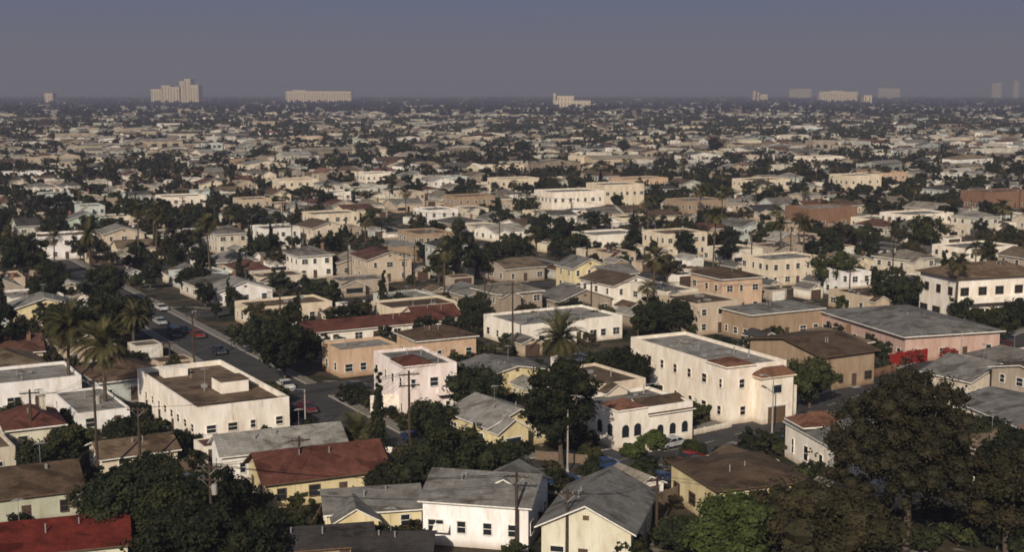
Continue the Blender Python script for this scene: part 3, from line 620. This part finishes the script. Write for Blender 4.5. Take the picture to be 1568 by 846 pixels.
# ------------------------------------------------------------ far city
wm,nt,b=newmat('distant_house_paint'); a=N(nt,'ShaderNodeAttribute',attribute_name='Col'); nt.links.new(mix(nt,a.outputs['Color'],(.7,.68,.66),noiz(nt,.3,posc(nt),2),'MULTIPLY'),b.inputs['Base Color'])
def templ(kind):
    q=[]
    def W_(x0,y0,x1,y1): q.append(([(x0,0,y0,0,0,0),(x1,0,y1,0,0,0),(x1,0,y1,0,1,0),(x0,0,y0,0,1,0)],0))
    W_(-.5,-.5,.5,-.5);W_(.5,-.5,.5,.5);W_(.5,.5,-.5,.5);W_(-.5,.5,-.5,-.5)
    for (a0,a1) in ((-.4,-.25),(-.1,.05),(.2,.38)): q.append(([(a0,0,-.5,-.15,.35,0),(a1,0,-.5,-.15,.35,0),(a1,0,-.5,-.15,.7,0),(a0,0,-.5,-.15,.7,0)],2))
    for (a0,a1) in ((-.3,-.15),(.1,.25)): q.append(([(-.5,-.15,a0,0,.35,0),(-.5,-.15,a1,0,.35,0),(-.5,-.15,a1,0,.7,0),(-.5,-.15,a0,0,.7,0)],2))
    if kind==0:
        q.append(([(-.5,-1,-.5,-1,1,-.1),(0,0,-.5,-1,1,1),(0,0,.5,1,1,1),(-.5,-1,.5,1,1,-.1)],1)); q.append(([(0,0,-.5,-1,1,1),(.5,1,-.5,-1,1,-.1),(.5,1,.5,1,1,-.1),(0,0,.5,1,1,1)],1))
        q.append(([(-.5,0,-.5,0,1,0),(.5,0,-.5,0,1,0),(0,0,-.5,0,1,1),(-.25,0,-.5,0,1,.5)],0))
    elif kind==1:
        q.append(([(-.5,-1,-.5,-1,1,-.1),(.5,1,-.5,-1,1,-.1),(.5,1,0,0,1,1),(-.5,-1,0,0,1,1)],1)); q.append(([(-.5,-1,0,0,1,1),(.5,1,0,0,1,1),(.5,1,.5,1,1,-.1),(-.5,-1,.5,1,1,-.1)],1))
        q.append(([(-.5,0,-.5,0,1,0),(-.5,0,.5,0,1,0),(-.5,0,0,0,1,1),(-.5,0,-.25,0,1,.5)],0))
    elif kind==2:
        q.append(([(-.5,-1,-.5,-1,1,0),(.5,1,-.5,-1,1,0),(.15,0,0,0,1,1),(-.15,0,0,0,1,1)],1)); q.append(([(.5,1,.5,1,1,0),(-.5,-1,.5,1,1,0),(-.15,0,0,0,1,1),(.15,0,0,0,1,1)],1))
        q.append(([(-.5,-1,.5,1,1,0),(-.5,-1,-.5,-1,1,0),(-.15,0,0,0,1,1),(-.3,0,.25,0,1,.5)],1)); q.append(([(.5,1,-.5,-1,1,0),(.5,1,.5,1,1,0),(.3,0,.25,0,1,.5),(.15,0,0,0,1,1)],1))
    else:
        q.append(([(-.5,.3,-.5,.3,1,0),(.5,-.3,-.5,.3,1,0),(.5,-.3,.5,-.3,1,0),(-.5,.3,.5,-.3,1,0)],1))
        for a,b_,c_,d_ in ((-.5,-.5,.5,-.5),(-.5,.5,-.5,-.5),(.5,-.5,.5,.5),(.5,.5,-.5,.5)): q.append(([(a,0,b_,0,1,0),(c_,0,d_,0,1,0),(c_,0,d_,0,1,.28),(a,0,b_,0,1,.28)],0))
    return np.array([v for v,_ in q],float),np.array([p for _,p in q])
def fargrid(y0,y1,su,sv,pr):
    um=int(1.2*y1/su)+2
    U=np.arange(-um,um)*su; Vv=np.arange(int(y0*.4/sv),int(y1*1.35/sv))*sv
    UU,VV=np.meshgrid(U,Vv); UU=UU+NP.uniform(-4,4,UU.shape); VV=VV+NP.uniform(-4,4,VV.shape)
    st=(np.mod(UU-U0+6,112)<9)|(np.mod(VV-187+5,78)<8)
    X=A[0]*UU+B[0]*VV; Y=A[1]*UU+B[1]*VV
    k=(~st)&(Y>=y0)&(Y<y1)&(np.abs(X)<Y*.41+40)&(NP.random(X.shape)<pr)
    return X[k],Y[k]
def farhouses(name,X,Y,big=1.0):
    n=len(X); w=NP.uniform(7,15,n)*big; d=NP.uniform(7,14,n)*big; h=NP.choice([3.0,3.3,3.6,6.0],n,p=[.25,.27,.25,.23]); rise=NP.uniform(1,2.2,n); yaw=YG+NP.normal(0,.14,n)
    bigb=NP.random(n)<.05; w[bigb]*=2.2; h[bigb]=NP.uniform(5,9,bigb.sum())
    wc=np.array(WCOL)[NP.integers(0,len(WCOL),n)]*NP.uniform(.55,1.12,(n,1)); rc=np.array(RCOL)[NP.integers(0,len(RCOL),n)]*NP.uniform(.55,1.5,(n,1))
    kind=NP.choice(4,n,p=[.28,.2,.17,.35]); VV=[];CC=[]
    for kk in range(4):
        s=kind==kk; T,P=templ(kk); m=s.sum()
        if not m: continue
        lx=T[None,...,0]*w[s][:,None,None]+T[None,...,1]*.4; ly=T[None,...,2]*d[s][:,None,None]+T[None,...,3]*.4; lz=T[None,...,4]*h[s][:,None,None]+T[None,...,5]*rise[s][:,None,None]
        c,sn=np.cos(yaw[s])[:,None,None],np.sin(yaw[s])[:,None,None]
        VV.append(np.stack([X[s][:,None,None]+lx*c-ly*sn,Y[s][:,None,None]+lx*sn+ly*c,lz],-1).reshape(-1,3))
        col=np.zeros((m,len(P),3)); col[:,P==0]=wc[s][:,None]; col[:,P==1]=rc[s][:,None]; col[:,P==2]=(.03,.03,.035); CC.append(col.reshape(-1,3))
    V=np.concatenate(VV); C=np.concatenate(CC)
    obj(name,npmesh(name,V,np.arange(len(V)).reshape(-1,4),np.zeros(len(C)),[wm],C))
X1,Y1=fargrid(FAR0,1500,15.5,17.5,.86); farhouses('distant_neighbourhood_houses',X1,Y1)
X2,Y2=fargrid(1500,3200,20,22,.8); farhouses('distant_neighbourhood_houses',X2,Y2,1.1)
X3,Y3=fargrid(3200,7500,38,42,.75); farhouses('distant_neighbourhood_houses',X3,Y3,1.8)
def fartrees(name,y0,y1,n,per,size,Rm):
    Y=np.sqrt(NP.random(n)*(y1**2-y0**2)+y0**2); X=NP.uniform(-.42,.42,n)*Y
    keep=np.array([mnoise.noise(Vector((x*.006,y*.0035,7)))*1.3+.55 for x,y in zip(X,Y)])>NP.random(n); X,Y=X[keep],Y[keep]; n=len(X)
    r=NP.uniform(.4,1,n)*Rm; C=[];Q=[]
    for k in range(4):
        C.append(np.stack([X+NP.normal(0,.45,n)*r,Y+NP.normal(0,.45,n)*r,r*NP.uniform(.5,1.9,n)],1)); Q.append(r*NP.uniform(.45,.75,n))
    C=np.concatenate(C);Q=np.concatenate(Q); V=leaves(C,Q,per,size,NP,.4,1.0); V[:,2]=np.maximum(V[:,2],0.02)
    obj(name,npmesh(name,V,np.arange(len(V)).reshape(-1,4),np.zeros(len(V)//4),[LEAFF]))
fartrees('distant_trees',FAR0-15,1100,3700,20,1.5,4.3)
fartrees('distant_trees',1100,2200,8600,9,2.7,5.0)
fartrees('distant_trees',2200,7500,24000,5,6.0,7.2)
# ------------------------------------------------------------ skyline buildings
FARW=plain('pale_concrete',(.66,.56,.46)); 
def block(name,px0,px1,ytop,dist,parts=None,dep=40):
    m=MB(); x0=(px0-784)/FP*dist; x1=(px1-784)/FP*dist; top=CAMH+(140.2-ytop)/FP*dist; w=x1-x0
    for (a,b_,hh,dd) in (parts or [(0,1,1,0)]):
        X0,X1,H=w*a,w*b_,top*hh; m.box('tower_block',X0,dd,0,X1,dd+dep,H,FARW); m.box('cornice',X0-1,dd-1,H,X1+1,dd+dep+1,H+2,FARW)
        nx=max(2,int((X1-X0)/9))
        for i in range(nx):
            cw=(X1-X0)/nx; m.box('window_bays',X0+cw*(i+.35),dd-.3,6,X0+cw*(i+.6),dd-.01,H-4,TRB)
    o=m.build(name,(x0,dist,0),0)
block('hospital_tower',236,308,124,4600,[(0,.22,.62,3),(.22,.4,.78,6),(.4,.6,.72,0),(.6,.7,.95,9),(.7,.82,1.05,12),(.82,1,.8,5)],60)
block('long_institutional_building',441,540,140,4900,[(0,1,.97,0),(.1,.3,1.05,4)])
block('civic_building',847,903,148,3600,[(0,1,.6,0),(.1,.55,1,5),(0,.06,1.2,8)])
block('office_tower',75,87,144,4600)
block('factory_building',1250,1308,140,5300,[(0,1,.93,0),(.3,.6,1.0,4)])
block('church_tower',1150,1172,140,5300,[(0,.15,1,0),(.3,.4,.9,2),(.5,1,.7,4)]); block('church_dome_building',1318,1330,147,4200)
for px0,px1,yt,ds in ((1512,1526,128,9500),(1340,1372,136,9000),(1545,1552,125,9500),(1205,1238,137,8500)): block('office_tower',px0,px1,yt,ds)
# ------------------------------------------------------------ cars
def car(paint,long=4.5,van=False):
    m=MB(); L=long; W=1.72; w2=W/2
    low=[(0,.35),(0,.62),(.15,.72),(1.15,.85),(L-1.0,.88),(L-.1,.8),(L,.6),(L,.35)]
    roofz=1.36 if not van else 1.8; cab=[(1.15,.85),(1.75,roofz-.04),(2.1,roofz),(L-1.6,roofz),(L-1.25,roofz-.06),(L-.75,.88)]
    if van: cab=[(.5,.8),(1.1,roofz-.05),(1.4,roofz),(L-.3,roofz),(L-.12,roofz-.1),(L-.08,.88)]
    for s in (-1,1): m.f('body',[(x,s*w2,z) for x,z in low],paint)
    for i in range(len(low)): a,b_=low[i],low[(i+1)%len(low)]; m.f('body',[(a[0],-w2,a[1]),(b_[0],-w2,b_[1]),(b_[0],w2,b_[1]),(a[0],w2,a[1])],paint)
    def cw(z): return w2-.05-(z-.85)*.32
    for i in range(len(cab)-1):
        a,b_=cab[i],cab[i+1]; mt=GL if i in (0,len(cab)-2) else paint
        m.f('cabin',[(a[0],-cw(a[1]),a[1]),(b_[0],-cw(b_[1]),b_[1]),(b_[0],cw(b_[1]),b_[1]),(a[0],cw(a[1]),a[1])],mt)
    for s in (-1,1):
        m.f('cabin',[(x,s*cw(z),z) for x,z in cab],paint)
        g0=[(x+(.12 if x<L/2 else -.12),z) for x,z in cab if z<1.0]; g1=[(x,z-.1) for x,z in cab[1:-1]]
        m.f('windows',[(p[0],s*(cw(p[1])+.012),max(p[1],.92)) for p in [g0[0]]+g1+[g0[-1]]],GL)
        mid=(cab[0][0]+cab[-1][0])/2+.1; m.box('pillars',mid-.05,min(s*(w2-.2),s*(w2-.03)),.88,mid+.05,max(s*(w2-.2),s*(w2-.03)),roofz-.06,paint)
        for wx in (.85,L-.95): m.cyl('wheels',wx,.32,s*w2-.1,s*w2+.03,.32,.32,TIRE,12,'y'); m.cyl('wheels',wx,.32,s*w2+.031 if s>0 else s*w2-.12,s*w2+.04 if s>0 else s*w2-.101,.17,.17,CHR,8,'y')
        m.box('lamps',-.02,min(s*.5,s*.78),.55,.0,max(s*.5,s*.78),.68,CHR); m.box('lamps',L,min(s*.5,s*.78),.55,L+.02,max(s*.5,s*.78),.68,REDP)
    m.box('bumpers',-.09,-w2+.05,.38,-.001,w2-.05,.5,CHR); m.box('bumpers',L+.001,-w2+.05,.38,L+.09,w2-.05,.5,CHR)
    return m.single('parked_car')
CARS=[car(CARP,4.5),car(CARP,4.9),car(CARP,4.1),car(CARP,4.9,True)]
def pcar(px,py,yaw,me,name='parked_car'): x,y=G(px,py); obj(name,me,(x,y,.02),math.radians(yaw))
SIL=car(carmat('silver_car_paint',(.42,.44,.47)),4.7); BLU=car(carmat('blue_car_paint',(.02,.045,.13)),4.5); RED=car(carmat('red_car_paint',(.22,.02,.015)),4.6); DKR=car(carmat('maroon_car_paint',(.12,.02,.02)),4.5); WHT=car(carmat('white_car_paint',(.6,.6,.6)),4.6); BLK=car(carmat('dark_car_paint',(.03,.035,.05)),4.6)
for a in [(1008,690,38,SIL),(900,722,25,BLU),(1033,714,38,RED),(1045,722,40,BLK),(1185,690,45,BLU),(478,636,118,DKR),(640,684,115,BLU),(250,500,120,SIL),(308,520,118,RED),(252,478,120,WHT),(340,545,118,BLK),(285,512,118,BLK),
          (1495,548,42,BLK),(1525,535,42,DKR),(1500,560,42,BLK),(1545,572,42,WHT),(1405,585,46,DKR),(1215,652,46,BLK),(600,748,0,RED),(1100,700,35,BLK),(520,600,28,BLK),(445,600,118,WHT),(256,750,30,SIL),(1460,572,46,WHT),(985,745,30,BLU),(830,745,15,BLU)]: pcar(*a)
for k in range(90):
    if k%2: u=R.choice(US)+R.choice([-3.2,3.2])+.9; v=R.uniform(195,425); yw=YG+math.pi/2
    else: v=R.choice(VS[:5])+R.choice([-3,3]); u=R.uniform(-200,450); yw=YG
    x,y=UV(u,v)
    if infov(x,y): obj('parked_car',R.choice(CARS),(x,y,.03),yw+(math.pi if R.random()<.5 else 0))
# ------------------------------------------------------------ poles, wires, lamps, fences
tops={}
def polemesh(H,trans=False,arms=1):
    m=MB(); m.cyl('pole',0,0,-.3,H,.19,.13,WOOD,8)
    for k in range(arms):
        z=H-.5-k*1.3; m.box('crossarm',-1.25,-.18,z,1.25,-.06,z+.14,WOOD)
        for a in (-1.1,-.55,.55,1.1): m.cyl('insulators',a,-.11,z+.14,z+.32,.045,.03,MET,6)
        for s in (-1,1): m.f('braces',[(0,-.14,z-.7),(.05,-.14,z-.75),(s*.8,-.14,z),(s*.75,-.14,z+.02)],MET)
    if trans: m.cyl('transformer',.42,0,H-3.2,H-2.2,.28,.28,CONC,10); m.box('transformer',.1,-.06,H-2.8,.2,.06,H-2.5,MET)
    return m
def pole(px,py,H,yaw,key=None,trans=False,arms=1):
    x,y=G(px,py); polemesh(H,trans,arms).build('utility_pole',(x,y,0),math.radians(yaw)); 
    if key: tops[key]=(x,y,H,math.radians(yaw))
pole(628,748,14,20,'a',False,2); pole(785,545,13,20,'b',False,2); pole(791,848,8.4,-10,'c'); pole(326,868,10.5,-10,'d',True,2); pole(216,742,9.5,10,'e'); pole(151,752,13.5,10,'f',True)
pole(430,515,9,30,'g'); pole(434,378,15,30,'h'); pole(765,404,13,30,'i'); pole(1005,830,7,20,'j'); pole(868,872,8,-10,'k'); pole(635,440,10,30); pole(585,405,10,30); pole(1150,420,11,30,'l'); pole(905,500,9,30,'m'); pole(262,600,8,30,'n'); pole(1560,330,14,30); pole(297,560,9,30,'o'); pole(1300,470,8,30,'q'); pole(50,690,8,20,'r'); pole(1620,870,7.6,0,'p'); pole(460,760,7,20,'s')
PM=[polemesh(10.5).single('utility_pole'),polemesh(10.5,True,2).single('utility_pole')]
WR=[]
for u in US:
    v=226; prev=None
    while v<640:
        x,y=UV(u+56+R.uniform(-1,1),v)
        if infov(x,y,5) and y>240 and not any(inside(x,y,r) for r in ngrid.get(gkey(x,y),[])):
            obj('utility_pole',R.choice(PM),(x,y,0),YG); key=('x',u,v); tops[key]=(x,y,10.5,YG)
            if prev and y<480: WR.append((prev,key))
            prev=key
        v+=36
cv=[]
def wire(k1,k2,sag=.9):
    x0,y0,h0,a0=tops[k1]; x1,y1,h1,a1=tops[k2]
    for o in (-1.1,-.55,.55,1.1):
        P=[]
        for i in range(11):
            t=i/10; P.append(np.array([x0+(x1-x0)*t+o*(math.cos(a0)*(1-t)+math.cos(a1)*t),y0+(y1-y0)*t+o*(math.sin(a0)*(1-t)+math.sin(a1)*t),h0*(1-t)+h1*t-.2-sag*4*t*(1-t)]))
        cv.append([tube(P[i],P[i+1],.018,.018,3) for i in range(10)])
for a_,b_ in [('a','b'),('c','d'),('c','k'),('k','j'),('j','p'),('e','f'),('a','e'),('g','b'),('g','o'),('h','i'),('b','m'),('i','l'),('f','n'),('m','q'),('s','a'),('s','d'),('r','f')]+WR: wire(a_,b_)
V=np.concatenate([np.concatenate(c) for c in cv]); obj('power_lines',npmesh('power_lines',V,np.arange(len(V)).reshape(-1,4),np.zeros(len(V)//4),[TIRE]))
def lamp(px,py,H,yaw):
    m=MB(); m.cyl('post',0,0,0,H,.13,.08,CONC,8); m.cyl('base',0,0,0,.5,.22,.16,CONC,8)
    m.slab('arm',[(0,-.04,H),(0,.04,H),(1.6,.04,H+.3),(1.6,-.04,H+.3)],.08,MET); m.box('lamp_head',1.4,-.14,H+.12,2.1,.14,H+.26,MET); m.box('lamp_head',1.5,-.1,H+.06,2.0,.1,H+.119,TRW)
    x,y=G(px,py); m.build('street_lamp',(x,y,0),math.radians(yaw))
for a in ((869,724,9.6,-40),(468,668,6.4,-150),(1470,572,7,-50),(297,545,8,-60),(1182,668,8,140),(985,655,6,0)): lamp(*a)
def fence(p,q,h,mat,name='wooden_fence',step=2.2,solid=True):
    x0,y0=G(*p);x1,y1=G(*q); L=math.hypot(x1-x0,y1-y0); yaw=math.atan2(y1-y0,x1-x0); m=MB(); k=0
    while k<L: 
        m.box('posts',k,-.06,0,k+.12,.06,h+.1,mat); k+=step
    if solid: m.box('panel',.02,-.03,.05,L,.03,h,mat)
    obj(name,m.single(name),(x0,y0,0),yaw)
for a in (((1362,563),(1472,545),2.2,REDP,'red_fence'),((1290,592),(1372,570),1.4,BRK,'brick_garden_wall'),((1000,785),(1045,768),2.0,FW),((600,790),(645,800),1.8,FW),((545,690),(620,700),1.0,WH,'white_garden_wall'),((440,700),(560,672),1.3,WH2,'white_garden_wall'),((1000,790),(1010,830),1.8,FW),((115,720),(150,700),1.4,FW),((240,730),(330,712),1.5,FW),((965,700),(1050,672),.7,WH,'white_garden_wall'),((820,705),(900,712),1.2,FW),((300,640),(225,585),1.1,CONC,'concrete_wall'),((1060,668),(1120,655),.8,WH,'white_garden_wall'),((470,840),(500,780),1.6,FW),((1420,520),(1500,505),1.6,WH,'white_garden_wall'),((540,765),(640,780),1.5,FW)): fence(*a)
plant('bougainvillea_bush',treemesh('bougainvillea_bush',31,2.6,5,16,60,.3,REDF,.05),1390,556); plant('bougainvillea_bush',treemesh('bougainvillea_bush',32,2.4,4,16,60,.3,REDF,.05),1450,552)
# ------------------------------------------------------------ haze, light, sky
def haze(name,z0,z1,sd_,ad_):
    hz=bpy.data.materials.new(name); hz.use_nodes=True; nt=hz.node_tree; nt.nodes.clear(); out=N(nt,'ShaderNodeOutputMaterial')
    s=N(nt,'ShaderNodeVolumeScatter'); s.inputs['Color'].default_value=(.335,.36,.535,1); s.inputs['Density'].default_value=sd_
    ab=N(nt,'ShaderNodeVolumeAbsorption'); ab.inputs['Color'].default_value=(0.04,0.06,0.15,1); ab.inputs['Density'].default_value=ad_
    ad=N(nt,'ShaderNodeAddShader'); nt.links.new(s.outputs[0],ad.inputs[0]); nt.links.new(ab.outputs[0],ad.inputs[1]); nt.links.new(ad.outputs[0],out.inputs['Volume'])
    m=MB(); m.box('haze',-16000,-400,z0,16000,26000,z1,hz); obj('atmosphere_haze',m.single('atmosphere_haze'))
haze('smog_haze',-5,380,.00023,.00014)
SE=math.radians(29); sd=Vector((-.25*math.cos(SE),-.968*math.cos(SE),math.sin(SE))).normalized()
L=bpy.data.lights.new('sun','SUN'); L.energy=5.0; L.angle=math.radians(.5); L.color=(1,.88,.72); lo=bpy.data.objects.new('sun',L); COL.objects.link(lo)
lo.rotation_euler=(-sd).to_track_quat('-Z','Y').to_euler()
BS=.055
w=bpy.data.worlds.new('World'); SC.world=w; w.use_nodes=True; nt=w.node_tree; bg=nt.nodes['Background']; bg.inputs['Strength'].default_value=BS
sky=N(nt,'ShaderNodeTexSky',sky_type='NISHITA'); sky.sun_disc=False; sky.sun_elevation=SE; sky.sun_rotation=math.atan2(sd.x,sd.y); sky.dust_density=3; sky.air_density=1.2
tc=N(nt,'ShaderNodeTexCoord'); sx=N(nt,'ShaderNodeSeparateXYZ'); nt.links.new(tc.outputs['Generated'],sx.inputs[0])
r=N(nt,'ShaderNodeMapRange'); r.inputs[1].default_value=0; r.inputs[2].default_value=.075; nt.links.new(sx.outputs['Z'],r.inputs[0])
K=1/BS
smog=mix(nt,(.12*K,.118*K,.14*K),(.075*K,.125*K,.29*K),r.outputs[0])
r2=N(nt,'ShaderNodeMapRange'); r2.inputs[1].default_value=.12; r2.inputs[2].default_value=.45; nt.links.new(sx.outputs['Z'],r2.inputs[0])
nt.links.new(mix(nt,smog,sky.outputs[0],r2.outputs[0]),bg.inputs['Color'])
